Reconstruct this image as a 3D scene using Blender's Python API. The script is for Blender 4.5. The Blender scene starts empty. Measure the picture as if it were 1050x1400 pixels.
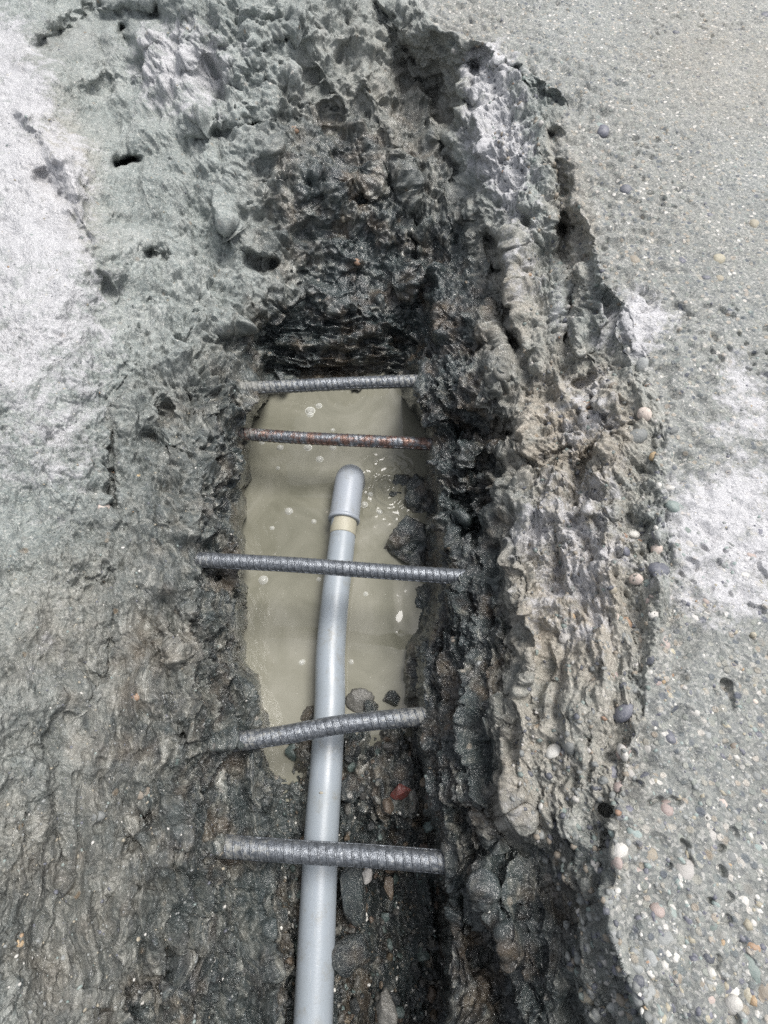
import bpy, math, random
import numpy as np
from mathutils import Vector, Matrix, Quaternion

random.seed(7)
RNG = np.random.default_rng(11)
C = bpy.context.scene.collection
R = math.radians

# ------------------------------------------------------------------ camera, light, exposure
CAM_Z, TILT, F = 0.36, 30.0, 700.0          # eye height over the slab (m), tilt from straight down, focal length in photo pixels
cam_d = bpy.data.cameras.new('camera')
cam = bpy.data.objects.new('camera', cam_d); C.objects.link(cam)
cam.location = (0, 0, CAM_Z); cam.rotation_euler = (R(TILT), 0, 0)
cam_d.sensor_fit = 'VERTICAL'; cam_d.sensor_height = 36; cam_d.lens = 18
cam_d.clip_start = 0.005; cam_d.clip_end = 400
bpy.context.scene.camera = cam
bpy.context.scene.cycles.use_denoising = False

SUN_EL, SUN_AZ = 69.0, 62.0                  # azimuth clockwise from +Y (picture top); light comes over the right shoulder of the hole
w = bpy.data.worlds.new('World'); bpy.context.scene.world = w; w.use_nodes = True
wn = w.node_tree; wn.nodes.clear()
sky = wn.nodes.new('ShaderNodeTexSky'); sky.sky_type = 'NISHITA'; sky.sun_disc = False
sky.sun_elevation = R(SUN_EL); sky.sun_rotation = R(SUN_AZ); sky.air_density = 1.0; sky.dust_density = 4.0; sky.ozone_density = 1.0
hs = wn.nodes.new('ShaderNodeHueSaturation'); hs.inputs['Saturation'].default_value = 0.32
bg = wn.nodes.new('ShaderNodeBackground'); bg.inputs['Strength'].default_value = 0.08
wo = wn.nodes.new('ShaderNodeOutputWorld')
wn.links.new(sky.outputs[0], hs.inputs['Color']); wn.links.new(hs.outputs[0], bg.inputs[0]); wn.links.new(bg.outputs[0], wo.inputs[0])

sd = bpy.data.lights.new('sun', 'SUN'); sd.energy = 1.5; sd.angle = R(26); sd.color = (1.0, 0.97, 0.93)
sun = bpy.data.objects.new('sun', sd); C.objects.link(sun)
sv = Vector((math.sin(R(SUN_AZ)) * math.cos(R(SUN_EL)), math.cos(R(SUN_AZ)) * math.cos(R(SUN_EL)), math.sin(R(SUN_EL))))
sun.rotation_euler = sv.to_track_quat('Z', 'Y').to_euler()

vs_ = bpy.context.scene.view_settings
vs_.view_transform = 'Standard'; vs_.look = 'None'; vs_.exposure = 1.2; vs_.gamma = 1; vs_.use_curve_mapping = False

# ------------------------------------------------------------------ small maths
CT, ST = math.cos(R(TILT)), math.sin(R(TILT))

def at(u, v, drop):
    """world point seen at photo pixel (u, v) that lies `drop` metres below the eye"""
    s = (v - 700.0) / F
    d = drop / (CT + s * ST)
    return Vector(((u - 525.0) / F * d, d * (ST - s * CT), CAM_Z - drop))

def at_np(u, v, drop):
    s = (v - 700.0) / F
    d = drop / (CT + s * ST)
    return np.stack([(u - 525.0) / F * d, d * (ST - s * CT), CAM_Z - drop], -1).astype(np.float32)

_perm = RNG.permutation(1024).astype(np.int32)
_g = RNG.normal(size=(1024, 3)).astype(np.float32); _g /= np.linalg.norm(_g, axis=1, keepdims=True)

def perlin(p):
    """gradient noise on an (..., 3) array, about -0.7 .. 0.7"""
    sh = p.shape[:-1]; p = p.reshape(-1, 3)
    i = np.floor(p).astype(np.int32); f = (p - i).astype(np.float32)
    w_ = f * f * f * (f * (f * 6 - 15) + 10)
    out = np.zeros(len(p), np.float32)
    hx = [_perm[(i[:, 0] + k) & 1023] for k in (0, 1)]
    for a in (0, 1):
        wx = w_[:, 0] if a else 1 - w_[:, 0]
        for b in (0, 1):
            hy = _perm[(hx[a] + i[:, 1] + b) & 1023]; wy = w_[:, 1] if b else 1 - w_[:, 1]
            for c in (0, 1):
                h = _perm[(hy + i[:, 2] + c) & 1023]; wz = w_[:, 2] if c else 1 - w_[:, 2]
                g = _g[h]
                out += wx * wy * wz * (g[:, 0] * (f[:, 0] - a) + g[:, 1] * (f[:, 1] - b) + g[:, 2] * (f[:, 2] - c))
    return (out * 1.5).reshape(sh)

def fbm(p, octaves, gain=0.5, ridged=False, off=0.0):
    t = 0; a = 1; s = 0
    for k in range(octaves):
        n = perlin(p * (2.03 ** k) + np.float32(off + 17.3 * k))
        if ridged: n = 1 - 2.2 * np.abs(n)
        t = t + a * n; s += a; a *= gain
    return t / s

def sstep(a, b, x):
    t = np.clip((x - a) / (b - a), 0, 1); return t * t * (3 - 2 * t)

def seg_dist(u, v, pts):
    best = np.full(u.shape, 1e9, np.float32)
    for (x0, y0), (x1, y1) in zip(pts[:-1], pts[1:]):
        dx, dy = x1 - x0, y1 - y0
        t = np.clip(((u - x0) * dx + (v - y0) * dy) / (dx * dx + dy * dy + 1e-9), 0, 1)
        best = np.minimum(best, np.hypot(u - x0 - t * dx, v - y0 - t * dy))
    return best

# ------------------------------------------------------------------ materials
class NT:
    def __init__(s, name):
        s.m = bpy.data.materials.new(name); s.m.use_nodes = True; s.t = s.m.node_tree
        s.b = s.t.nodes['Principled BSDF']; s.tc = s.t.nodes.new('ShaderNodeTexCoord')
        s.geo = s.t.nodes.new('ShaderNodeNewGeometry')
    def n(s, typ, **kw):
        x = s.t.nodes.new(typ)
        for k, v in kw.items(): setattr(x, k, v)
        return x
    def l(s, a, b): s.t.links.new(a, b)
    def set(s, inp, v):
        if isinstance(v, bpy.types.NodeSocket): s.l(v, inp)
        else: inp.default_value = v
    def pos(s, scale=(1, 1, 1), rot=(0, 0, 0), obj=False):
        mp = s.n('ShaderNodeMapping'); s.l(s.tc.outputs['Object'] if obj else s.geo.outputs['Position'], mp.inputs[0])
        mp.inputs['Scale'].default_value = scale; mp.inputs['Rotation'].default_value = rot; return mp.outputs[0]
    def noise(s, vec, scale, detail=4, rough=0.6, dist=0.0):
        x = s.n('ShaderNodeTexNoise'); s.l(vec, x.inputs['Vector']); x.inputs['Scale'].default_value = scale
        x.inputs['Detail'].default_value = detail; x.inputs['Roughness'].default_value = rough; x.inputs['Distortion'].default_value = dist
        return x
    def voro(s, vec, scale, feature='F1'):
        x = s.n('ShaderNodeTexVoronoi', feature=feature); s.l(vec, x.inputs['Vector']); x.inputs['Scale'].default_value = scale; return x
    def ramp(s, fac, stops, interp='LINEAR'):
        x = s.n('ShaderNodeValToRGB'); s.l(fac, x.inputs[0]); e = x.color_ramp.elements; x.color_ramp.interpolation = interp
        while len(e) < len(stops): e.new(0.5)
        for k, (p, c) in enumerate(stops):
            e[k].position = p; e[k].color = (*c, 1) if len(c) == 3 else c
        return x.outputs[0]
    def mix(s, fac, a, b, blend='MIX'):
        x = s.n('ShaderNodeMix', data_type='RGBA', blend_type=blend)
        s.set(x.inputs[0], fac); s.set(x.inputs[6], a if not isinstance(a, tuple) or len(a) == 4 else (*a, 1)); s.set(x.inputs[7], b if not isinstance(b, tuple) or len(b) == 4 else (*b, 1))
        return x.outputs[2]
    def math(s, op, a, b=0.0, clamp=False):
        x = s.n('ShaderNodeMath', operation=op, use_clamp=clamp); s.set(x.inputs[0], a); s.set(x.inputs[1], b); return x.outputs[0]
    def mrange(s, v, a, b, c, d):
        x = s.n('ShaderNodeMapRange'); s.set(x.inputs[0], v)
        for k, q in enumerate((a, b, c, d)): x.inputs[k + 1].default_value = q
        return x.outputs[0]
    def attr(s, name):
        x = s.n('ShaderNodeAttribute', attribute_name=name); return x.outputs['Fac']
    def bump(s, h, dist, strength=1.0, normal=None):
        x = s.n('ShaderNodeBump'); s.l(h, x.inputs['Height']); x.inputs['Distance'].default_value = dist; s.set(x.inputs['Strength'], strength)
        if normal is not None: s.l(normal, x.inputs['Normal'])
        return x.outputs[0]

def g(*v): return tuple(v)

def ground_material():
    s = NT('broken_concrete')
    P = s.pos()
    wet, dust, brown, slab = (s.attr(k) for k in ('wet', 'dust', 'brown', 'slab'))
    # dry mortar
    big = s.noise(P, 14, 5, 0.62)
    mid = s.noise(P, 90, 5, 0.7)
    fine = s.noise(P, 700, 4, 0.7)
    dry = s.ramp(big.outputs[0], [(0.3, (0.15, 0.185, 0.185)), (0.5, (0.285, 0.325, 0.32)), (0.72, (0.45, 0.475, 0.465))])
    dry = s.mix(s.mrange(mid.outputs[0], 0.35, 0.7, 0, 0.55), dry, (0.19, 0.20, 0.19))
    dry = s.mix(s.mrange(fine.outputs[0], 0.45, 0.75, 0, 0.4), dry, (0.50, 0.52, 0.50))
    # sand grains, each its own tint
    vg = s.voro(P, 620); grain = s.ramp(s.math('MULTIPLY', s.n_sep(vg.outputs['Color']), 1.0), [(0.0, (0.10, 0.11, 0.12)), (0.25, (0.17, 0.19, 0.18)), (0.5, (0.31, 0.33, 0.30)), (0.8, (0.42, 0.42, 0.38)), (0.96, (0.75, 0.74, 0.70)), (1.0, (0.8, 0.78, 0.72))])
    dry = s.mix(0.32, dry, grain)
    # finished slab face: paste with aggregate of several sizes
    va = s.voro(P, 210); ga = s.ramp(s.n_sep(va.outputs['Color']), [(0.0, (0.10, 0.115, 0.14)), (0.18, (0.17, 0.19, 0.19)), (0.4, (0.30, 0.32, 0.29)), (0.62, (0.38, 0.38, 0.34)), (0.82, (0.36, 0.31, 0.25)), (0.93, (0.66, 0.64, 0.60)), (1.0, (0.72, 0.70, 0.66))])
    inside = s.mrange(va.outputs['Distance'], 0.36, 0.50, 1, 0)
    pick = s.mrange(s.n_sep(va.outputs['Color'], 1), 0.45, 0.55, 0, 1)
    paste = s.ramp(big.outputs[0], [(0.3, (0.165, 0.172, 0.172)), (0.7, (0.285, 0.292, 0.287))])
    paste = s.mix(s.mrange(mid.outputs[0], 0.4, 0.7, 0, 0.4), paste, (0.24, 0.26, 0.24))
    lf = s.noise(P, 5.5, 4, 0.6)
    paste = s.mix(s.mrange(lf.outputs[0], 0.45, 0.65, 0, 0.5), paste, (0.20, 0.19, 0.17))
    paste = s.mix(s.mrange(lf.outputs[0], 0.45, 0.3, 0, 0.5), paste, (0.33, 0.345, 0.345))
    paste = s.mix(0.35, paste, grain)
    slabc = s.mix(s.math('MULTIPLY', s.math('MULTIPLY', inside, pick), 0.85), paste, ga)
    vc = s.voro(P, 120); inc = s.mrange(s.math('ADD', vc.outputs['Distance'], s.math('MULTIPLY', mid.outputs[0], 0.2)), 0.34, 0.46, 1, 0); pc = s.mrange(s.n_sep(vc.outputs['Color'], 1), 0.62, 0.66, 0, 1)
    gc = s.ramp(s.n_sep(vc.outputs['Color'], 0), [(0.0, (0.09, 0.10, 0.13)), (0.3, (0.16, 0.18, 0.19)), (0.5, (0.24, 0.27, 0.25)), (0.7, (0.40, 0.38, 0.33)), (0.9, (0.52, 0.50, 0.46)), (1.0, (0.34, 0.29, 0.24))])
    slabc = s.mix(s.math('MULTIPLY', s.math('MULTIPLY', inc, pc), 0.85), slabc, gc)
    col = s.mix(slab, dry, slabc)
    damp = s.mrange(s.math('ADD', wet, s.math('MULTIPLY', s.math('SUBTRACT', s.noise(P, 30, 5, 0.7).outputs[0], 0.5), 0.5)), 0.1, 0.7, 1.0, 0.50)
    dk = s.n('ShaderNodeVectorMath', operation='SCALE'); s.l(dry, dk.inputs[0]); s.l(damp, dk.inputs['Scale']); dry = dk.outputs[0]
    col = s.mix(slab, dry, slabc)
    # brown damp mortar
    bmask = s.math('MULTIPLY', brown, s.mrange(s.noise(P, 45, 4, 0.7).outputs[0], 0.3, 0.58, 0.5, 1.0), True)
    brc = s.ramp(mid.outputs[0], [(0.3, (0.20, 0.155, 0.105)), (0.5, (0.37, 0.31, 0.24)), (0.7, (0.54, 0.485, 0.41))])
    brc = s.mix(0.25, brc, grain)
    col = s.mix(bmask, col, brc)
    # pale dust and laitance
    dm = s.mrange(s.math('ADD', dust, s.math('MULTIPLY', s.math('SUBTRACT', s.noise(P, 48, 8, 0.78).outputs[0], 0.5), 2.6)), 0.35, 0.75, 0, 1)
    dm = s.math('MULTIPLY', dm, s.mrange(dust, 0.02, 0.3, 0, 0.85))
    dcol = s.mix(s.mrange(fine.outputs[0], 0.3, 0.7, 0, 1), (0.38, 0.38, 0.395), (0.71, 0.705, 0.725))
    col = s.mix(dm, col, dcol)
    # wet rock-like broken faces with folded bands
    Ps = s.n('ShaderNodeAttribute', attribute_name='flow').outputs['Vector']
    band = s.noise(Ps, 130, 7, 0.74, 0.6)
    bshift = s.math('ADD', band.outputs[0], s.math('MULTIPLY', s.math('SUBTRACT', 0.95, wet), 0.20))
    wcol = s.ramp(bshift, [(0.40, (0.008, 0.012, 0.015)), (0.49, (0.024, 0.031, 0.034)), (0.55, (0.07, 0.078, 0.075)), (0.61, (0.19, 0.19, 0.165)), (0.68, (0.46, 0.46, 0.42))])
    hue = s.noise(P, 22, 3, 0.6)
    wcol = s.mix(s.mrange(hue.outputs[0], 0.52, 0.68, 0, 0.55), wcol, (0.15, 0.105, 0.062))
    wcol = s.mix(s.mrange(hue.outputs[0], 0.53, 0.40, 0, 0.5), wcol, (0.052, 0.076, 0.078))
    wm = s.mrange(s.math('ADD', wet, s.math('MULTIPLY', s.math('SUBTRACT', s.noise(P, 70, 5, 0.7).outputs[0], 0.5), 0.9)), 0.15, 0.85, 0, 1)
    wm = s.math('MULTIPLY', wm, s.mrange(wet, 0.0, 0.15, 0, 1))
    col = s.mix(s.math('MULTIPLY', wm, 0.93), col, wcol)
    # bits of aggregate showing everywhere on the broken face
    vb = s.voro(P, 95); pk = s.mrange(s.n_sep(vb.outputs['Color'], 2), 0.90, 0.93, 0, 1)
    ins = s.mrange(s.math('ADD', vb.outputs['Distance'], s.math('MULTIPLY', fine.outputs[0], 0.12)), 0.24, 0.36, 1, 0)
    bit = s.ramp(s.n_sep(vb.outputs['Color'], 0), [(0.0, (0.26, 0.19, 0.12)), (0.25, (0.36, 0.33, 0.28)), (0.5, (0.10, 0.13, 0.14)), (0.8, (0.33, 0.30, 0.26)), (1.0, (0.6, 0.58, 0.54))])
    col = s.mix(s.math('MULTIPLY', s.math('MULTIPLY', pk, ins), s.math('SUBTRACT', 0.75, s.math('MULTIPLY', dust, 0.6)), True), col, bit)
    s.l(col, s.b.inputs['Base Color'])
    rw = s.mrange(s.noise(P, 160, 3, 0.6).outputs[0], 0.35, 0.65, 0.10, 0.34)
    rough = s.n('ShaderNodeMix', data_type='FLOAT'); s.l(wm, rough.inputs[0]); rough.inputs[2].default_value = 0.82; s.l(rw, rough.inputs[3])
    s.l(rough.outputs[0], s.b.inputs['Roughness'])
    s.l(wm, s.b.inputs['Coat Weight']); s.b.inputs['Coat Roughness'].default_value = 0.06; s.b.inputs['Coat IOR'].default_value = 1.45
    hgt = s.math('ADD', s.math('MULTIPLY', s.noise(P, 420, 6, 0.72).outputs[0], 1.0), s.math('MULTIPLY', s.noise(Ps, 300, 5, 0.7, 0.8).outputs[0], s.math('MULTIPLY', s.math('SUBTRACT', 1.0, slab), 1.6)))
    hgt = s.math('ADD', hgt, s.math('MULTIPLY', s.math('MULTIPLY', inside, pick), s.math('MULTIPLY', slab, 0.35)))
    bd = s.n('ShaderNodeMix', data_type='FLOAT'); s.l(wm, bd.inputs[0]); bd.inputs[2].default_value = 0.0018; bd.inputs[3].default_value = 0.0020
    nb = s.bump(hgt, 0.0016, 1.0); s.l(bd.outputs[0], nb.node.inputs['Distance'])
    s.l(nb, s.b.inputs['Normal'])
    nc = s.bump(s.math('ADD', s.noise(P, 330, 3, 0.6).outputs[0], s.noise(Ps, 420, 3, 0.6).outputs[0]), 0.0016, 1.0); s.l(nc, s.b.inputs['Coat Normal'])
    return s.m

def _sep(s, colsock, idx=0):
    x = s.n('ShaderNodeSeparateColor'); s.l(colsock, x.inputs[0]); return x.outputs[idx]
NT.n_sep = _sep

def stone_material(name, ca, cb, rough=0.5, wetness=0.0, scale=150, bumpd=0.0006):
    s = NT(name); P = s.pos()
    n1 = s.noise(P, scale, 5, 0.7); n2 = s.noise(P, scale * 5, 3, 0.7)
    oi = s.n('ShaderNodeObjectInfo')
    c = s.mix(s.mrange(n1.outputs[0], 0.3, 0.7, 0, 1), ca, cb)
    c = s.mix(s.mrange(n2.outputs[0], 0.5, 0.8, 0, 0.35), c, (0.45, 0.45, 0.43))
    hsv = s.n('ShaderNodeHueSaturation'); s.l(c, hsv.inputs['Color']); s.l(s.mrange(oi.outputs['Random'], 0, 1, 0.7, 1.25), hsv.inputs['Value'])
    s.l(s.mrange(oi.outputs['Random'], 0, 1, 0.48, 0.52), hsv.inputs['Hue'])
    s.l(hsv.outputs[0], s.b.inputs['Base Color'])
    s.b.inputs['Roughness'].default_value = rough
    s.l(s.bump(n2.outputs[0], bumpd, 0.8), s.b.inputs['Normal'])
    return s.m

def pipe_material(name, base, dirt=0.35):
    s = NT(name); P = s.pos()
    big = s.noise(P, 30, 4, 0.6); sp = s.noise(P, 420, 4, 0.75); sc = s.noise(s.pos((1, 0.12, 1)), 500, 3, 0.6)
    c = s.mix(s.mrange(big.outputs[0], 0.35, 0.7, 0, dirt), base, tuple(x * 0.74 for x in base[:2]) + (base[2] * 0.68,))
    mud = s.math('MULTIPLY', s.mrange(s.noise(P, 48, 6, 0.75).outputs[0], 0.52, 0.66, 0, 0.6), s.mrange(s.noise(P, 300, 4, 0.7).outputs[0], 0.4, 0.6, 0.2, 1.0))
    c = s.mix(mud, c, (0.20, 0.19, 0.155))
    c = s.mix(s.mrange(sp.outputs[0], 0.64, 0.70, 0, 0.85), c, (0.13, 0.12, 0.10))
    c = s.mix(s.mrange(sc.outputs[0], 0.62, 0.72, 0, 0.25), c, (0.5, 0.5, 0.48))
    s.l(c, s.b.inputs['Base Color'])
    s.l(s.mrange(big.outputs[0], 0.3, 0.7, 0.27, 0.45), s.b.inputs['Roughness'])
    s.l(s.bump(sp.outputs[0], 0.0003, 0.5), s.b.inputs['Normal'])
    return s.m

def rebar_material(name, rust, mud):
    s = NT(name); P = s.pos()
    n1 = s.noise(P, 75, 5, 0.72); n2 = s.noise(P, 260, 5, 0.75); n3 = s.noise(P, 800, 3, 0.7)
    c = s.ramp(n2.outputs[0], [(0.3, (0.07, 0.078, 0.088)), (0.55, (0.19, 0.205, 0.225)), (0.75, (0.36, 0.38, 0.40))])
    c = s.mix(s.mrange(n1.outputs[0], 0.62 - rust * 0.3, 0.74 - rust * 0.3, 0, 0.85 if rust > 0 else 0.1), c, s.ramp(n3.outputs[0], [(0.35, (0.075, 0.04, 0.03)), (0.65, (0.26, 0.15, 0.11))]))
    md = s.mrange(s.math('ADD', s.attr('mud'), s.math('MULTIPLY', s.math('SUBTRACT', n2.outputs[0], 0.5), 1.4)), 0.42, 0.62, 0, 0.9)
    c = s.mix(md, c, s.ramp(n3.outputs[0], [(0.3, (0.19, 0.195, 0.18)), (0.7, (0.38, 0.375, 0.35))]))
    s.l(c, s.b.inputs['Base Color'])
    mm = s.n('ShaderNodeMix', data_type='FLOAT'); s.l(md, mm.inputs[0]); mm.inputs[2].default_value = 0.24; mm.inputs[3].default_value = 0.75
    s.l(mm.outputs[0], s.b.inputs['Roughness'])
    s.b.inputs['Metallic'].default_value = 0.6
    s.l(s.bump(s.math('ADD', n2.outputs[0], s.math('MULTIPLY', n3.outputs[0], 0.5)), 0.0009, 0.8), s.b.inputs['Normal'])
    return s.m

def water_material():
    s = NT('murky_water'); P = s.pos()
    n1 = s.noise(s.pos((1, 0.7, 1), (0, 0, R(25))), 13, 5, 0.6, 1.2); n2 = s.noise(P, 1100, 2, 0.5)
    c = s.ramp(n1.outputs[0], [(0.3, (0.145, 0.143, 0.110)), (0.5, (0.195, 0.191, 0.152)), (0.7, (0.255, 0.249, 0.208))])
    c = s.mix(s.mrange(s.voro(P, 160).outputs['Distance'], 0.045, 0.075, 0.55, 0), c, (0.6, 0.6, 0.55))
    s.l(c, s.b.inputs['Base Color'])
    s.b.inputs['Roughness'].default_value = 0.04; s.b.inputs['IOR'].default_value = 1.34
    return s.m

M = {
    'ground': ground_material(), 'water': water_material(),
    'white': stone_material('white_pebble', (0.60, 0.58, 0.55), (0.42, 0.41, 0.38), 0.6),
    'pink': stone_material('pink_pebble', (0.50, 0.42, 0.38), (0.36, 0.30, 0.27), 0.6),
    'orange': stone_material('orange_pebble', (0.36, 0.25, 0.16), (0.30, 0.20, 0.13), 0.55),
    'dark': stone_material('dark_pebble', (0.085, 0.09, 0.115), (0.15, 0.155, 0.175), 0.45),
    'green': stone_material('green_grey_pebble', (0.17, 0.22, 0.21), (0.27, 0.31, 0.29), 0.55),
    'tan': stone_material('tan_pebble', (0.36, 0.32, 0.25), (0.25, 0.225, 0.18), 0.6),
    'grey': stone_material('grey_pebble', (0.28, 0.29, 0.28), (0.19, 0.20, 0.20), 0.6),
    'wet_black': stone_material('wet_black_stone', (0.022, 0.026, 0.028), (0.055, 0.06, 0.06), 0.16, bumpd=0.0015),
    'wet_brown': stone_material('wet_brown_stone', (0.07, 0.05, 0.035), (0.13, 0.10, 0.075), 0.22, bumpd=0.0012),
    'wet_green': stone_material('wet_green_stone', (0.05, 0.075, 0.07), (0.11, 0.14, 0.13), 0.2, bumpd=0.001),
    'wet_grey': stone_material('wet_grey_stone', (0.08, 0.08, 0.075), (0.14, 0.135, 0.12), 0.2, bumpd=0.001),
    'red': stone_material('red_brick_chip', (0.17, 0.035, 0.03), (0.09, 0.035, 0.03), 0.3),
    'mortar': stone_material('grey_mortar', (0.20, 0.215, 0.20), (0.33, 0.34, 0.32), 0.85, scale=90, bumpd=0.002),
    'pipe': pipe_material('grey_plastic', (0.285, 0.32, 0.355)),
    'fitting': pipe_material('grey_fitting_plastic', (0.315, 0.345, 0.385), 0.2),
    'glue': stone_material('dried_glue', (0.42, 0.40, 0.31), (0.34, 0.32, 0.25), 0.5, bumpd=0.0003),
    'steel': rebar_material('dark_steel', 0.0, 0), 'rusty': rebar_material('rusty_steel', 0.62, 0),
}

# ------------------------------------------------------------------ the ground: slab, broken hole walls, trench bottom
# rows: photo line -> eleven (pixel column, centimetres below the eye) stations across the hole, from far left to far right
ROWS = [
 (-250, [(-300,20),(40,20),(150,20.5),(300,19),(420,18.5),(520,19.5),(560,20),(580,20),(590,20),(600,19.5),(1350,20)]),
 (0,    [(-300,28),(50,28),(120,30),(240,26.5),(380,26.5),(460,28),(500,29),(522,28.6),(545,28.1),(574,27.5),(1350,27.5)]),
 (50,   [(-300,29.2),(55,29.2),(130,31.8),(250,28.8),(390,29),(490,30.5),(535,31.3),(575,30.2),(602,29.4),(630,28.4),(1350,28.4)]),
 (90,   [(-300,30),(60,30),(140,33),(260,31),(400,31),(515,33),(568,33.9),(640,31.6),(698,30.4),(722,29.1),(1350,29)]),
 (140,  [(-300,31),(70,31.2),(155,35),(280,33.5),(420,34),(540,36),(588,36),(652,32.6),(755,30.9),(774,29.8),(1350,29.7)]),
 (200,  [(-300,32),(85,32.5),(170,36.5),(300,36),(440,37),(550,39),(598,38.4),(668,34.2),(738,32.4),(757,30.8),(1350,30.5)]),
 (280,  [(-300,33),(105,34),(195,38.5),(320,40),(446,41),(560,43),(612,41.8),(682,36),(762,33.7),(782,31.7),(1350,31.2)]),
 (350,  [(-300,34),(130,35),(220,40),(330,43),(450,45),(570,46.5),(630,45),(698,38),(800,35.4),(818,32.6),(1350,32)]),
 (470,  [(-300,33.5),(20,35),(240,41.5),(325,46),(365,53),(560,54.5),(580,47),(692,40),(850,35.4),(872,33.6),(1350,32.7)]),
 (520,  [(-300,33.5),(0,35.3),(250,42.3),(348,46.5),(366,57),(556,57.2),(573,45.5),(690,40),(868,35.4),(892,34.4),(1350,33)]),
 (545,  [(-300,33.5),(-20,35.3),(255,42.8),(350,47),(374,63),(553,63),(572,46.5),(692,40.2),(872,35.2),(905,34.3),(1350,33)]),
 (595,  [(-300,33.8),(-40,35.8),(258,43.4),(322,48),(350,64),(572,64),(588,49),(700,40.5),(875,35.3),(915,34.3),(1350,33.3)]),
 (660,  [(-300,34),(-50,36.2),(258,43.8),(318,49),(342,64),(577,64),(598,48),(705,40.5),(875,35.6),(920,34.6),(1350,33.5)]),
 (730,  [(-300,34),(-60,36.5),(258,44.3),(320,49),(340,64),(574,64),(606,47.5),(700,39.8),(880,35.8),(925,34.7),(1350,33.7)]),
 (790,  [(-300,34),(-60,36.7),(255,44.4),(322,49.5),(346,64),(556,64),(626,46.4),(704,39.4),(870,36),(925,35),(1350,34)]),
 (880,  [(-300,34),(-70,37),(248,45),(314,50),(336,64),(544,64),(590,48.5),(714,39.6),(850,36.2),(905,35.2),(1350,34.3)]),
 (950,  [(-300,34),(-70,37),(243,45),(340,51),(366,64),(554,63),(576,48.6),(708,39.8),(835,36.5),(885,35.5),(1350,34.6)]),
 (1020, [(-300,34),(-80,37),(238,45),(348,51.5),(376,59),(571,57),(586,48),(694,40.4),(842,36.6),(862,35.7),(1350,34.8)]),
 (1080, [(-300,34),(-90,37),(233,45.4),(352,52),(378,56.6),(584,56),(602,48),(690,41),(828,37.2),(852,36),(1350,35)]),
 (1200, [(-300,34),(-100,37),(225,45.5),(352,52.5),(384,57),(600,61),(618,48.5),(745,43),(808,38.6),(826,36.3),(1350,35.2)]),
 (1400, [(-300,34),(-120,37),(200,45.5),(372,53.5),(396,58.5),(606,64),(622,50),(795,43),(858,38.2),(878,36.5),(1350,35.4)]),
 (1650, [(-300,34),(-120,37),(190,45.5),(372,54),(398,59),(608,64),(622,50),(800,43.2),(868,38.2),(888,36.6),(1350,35.4)]),
 (2700, [(-300,34),(-120,37),(190,45.5),(372,54),(398,59),(608,64),(622,50),(800,43.2),(868,38.2),(888,36.6),(1350,35.4)]),
]
RV = np.array([r[0] for r in ROWS], np.float32)
RU = np.array([[k[0] for k in r[1]] for r in ROWS], np.float32)
RD = np.array([[k[1] for k in r[1]] for r in ROWS], np.float32) / 100

def axis(a, b, step, lo, hi):
    """fine inside a..b, growing steps outwards to lo / hi"""
    mid = list(np.arange(a, b, step)); left = []; x = a; s_ = step
    while x > lo: s_ *= 1.12; x -= s_; left.append(max(x, lo))
    right = []; x = b; s_ = step
    while x < hi: s_ *= 1.12; x += s_; right.append(min(x, hi))
    return np.array(left[::-1] + mid + right, np.float32)

AU = axis(-18, 1068, 1.55, -1500, 2600)
AV = axis(-18, 1418, 1.55, -250, 2700)
NU, NV = len(AU), len(AV)
U, V = np.meshgrid(AU, AV)

def blowup(fn, step=5):
    """evaluate a slow smooth field on a thinned grid and interpolate it back"""
    iu = np.unique(np.r_[np.arange(0, NU, step), NU - 1]); iv = np.unique(np.r_[np.arange(0, NV, step), NV - 1])
    small = fn(U[np.ix_(iv, iu)], V[np.ix_(iv, iu)], (iv, iu))
    fu = np.interp(np.arange(NU), iu, np.arange(len(iu))); a = np.floor(fu).astype(int).clip(0, len(iu) - 2); ta = (fu - a).astype(np.float32)
    rowi = small[:, a] * (1 - ta) + small[:, a + 1] * ta
    fv = np.interp(np.arange(NV), iv, np.arange(len(iv))); b = np.floor(fv).astype(int).clip(0, len(iv) - 2); tb = (fv - b).astype(np.float32)[:, None]
    return rowi[b] * (1 - tb) + rowi[b + 1] * tb

def n2d(scale, octv, off):
    return blowup(lambda u, v, _: fbm(np.stack([u / scale, v / scale, np.full_like(u, off)], -1), octv), 4)

WU = 16 * n2d(75, 2, 3.1) + 12 * n2d(24, 3, 9.7)
WV = 16 * n2d(75, 2, 23.1) + 10 * n2d(24, 3, 39.7)

def base_drop(u, v):
    K = [np.interp(v, RV, RU[:, i]) for i in range(11)]; D = [np.interp(v, RV, RD[:, i]) for i in range(11)]
    d = np.where(u < K[0], D[0], D[10]); t = np.where(u < K[0], 0, 10).astype(np.float32)
    for i in range(10):
        f = (u - K[i]) / (K[i + 1] - K[i]); m = (f >= 0) & (f <= 1)
        fs = f * f * (3 - 2 * f) * 0.45 + f * 0.55
        d = np.where(m, D[i] + (D[i + 1] - D[i]) * fs, d); t = np.where(m, i + f, t)
    return d.astype(np.float32), t.astype(np.float32)

inf = sstep(-260, -60, U) * (1 - sstep(1100, 1300, U)) * (1 - sstep(1500, 1800, V))
DROP, T = base_drop(U + WU * inf, V + WV * inf)

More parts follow.
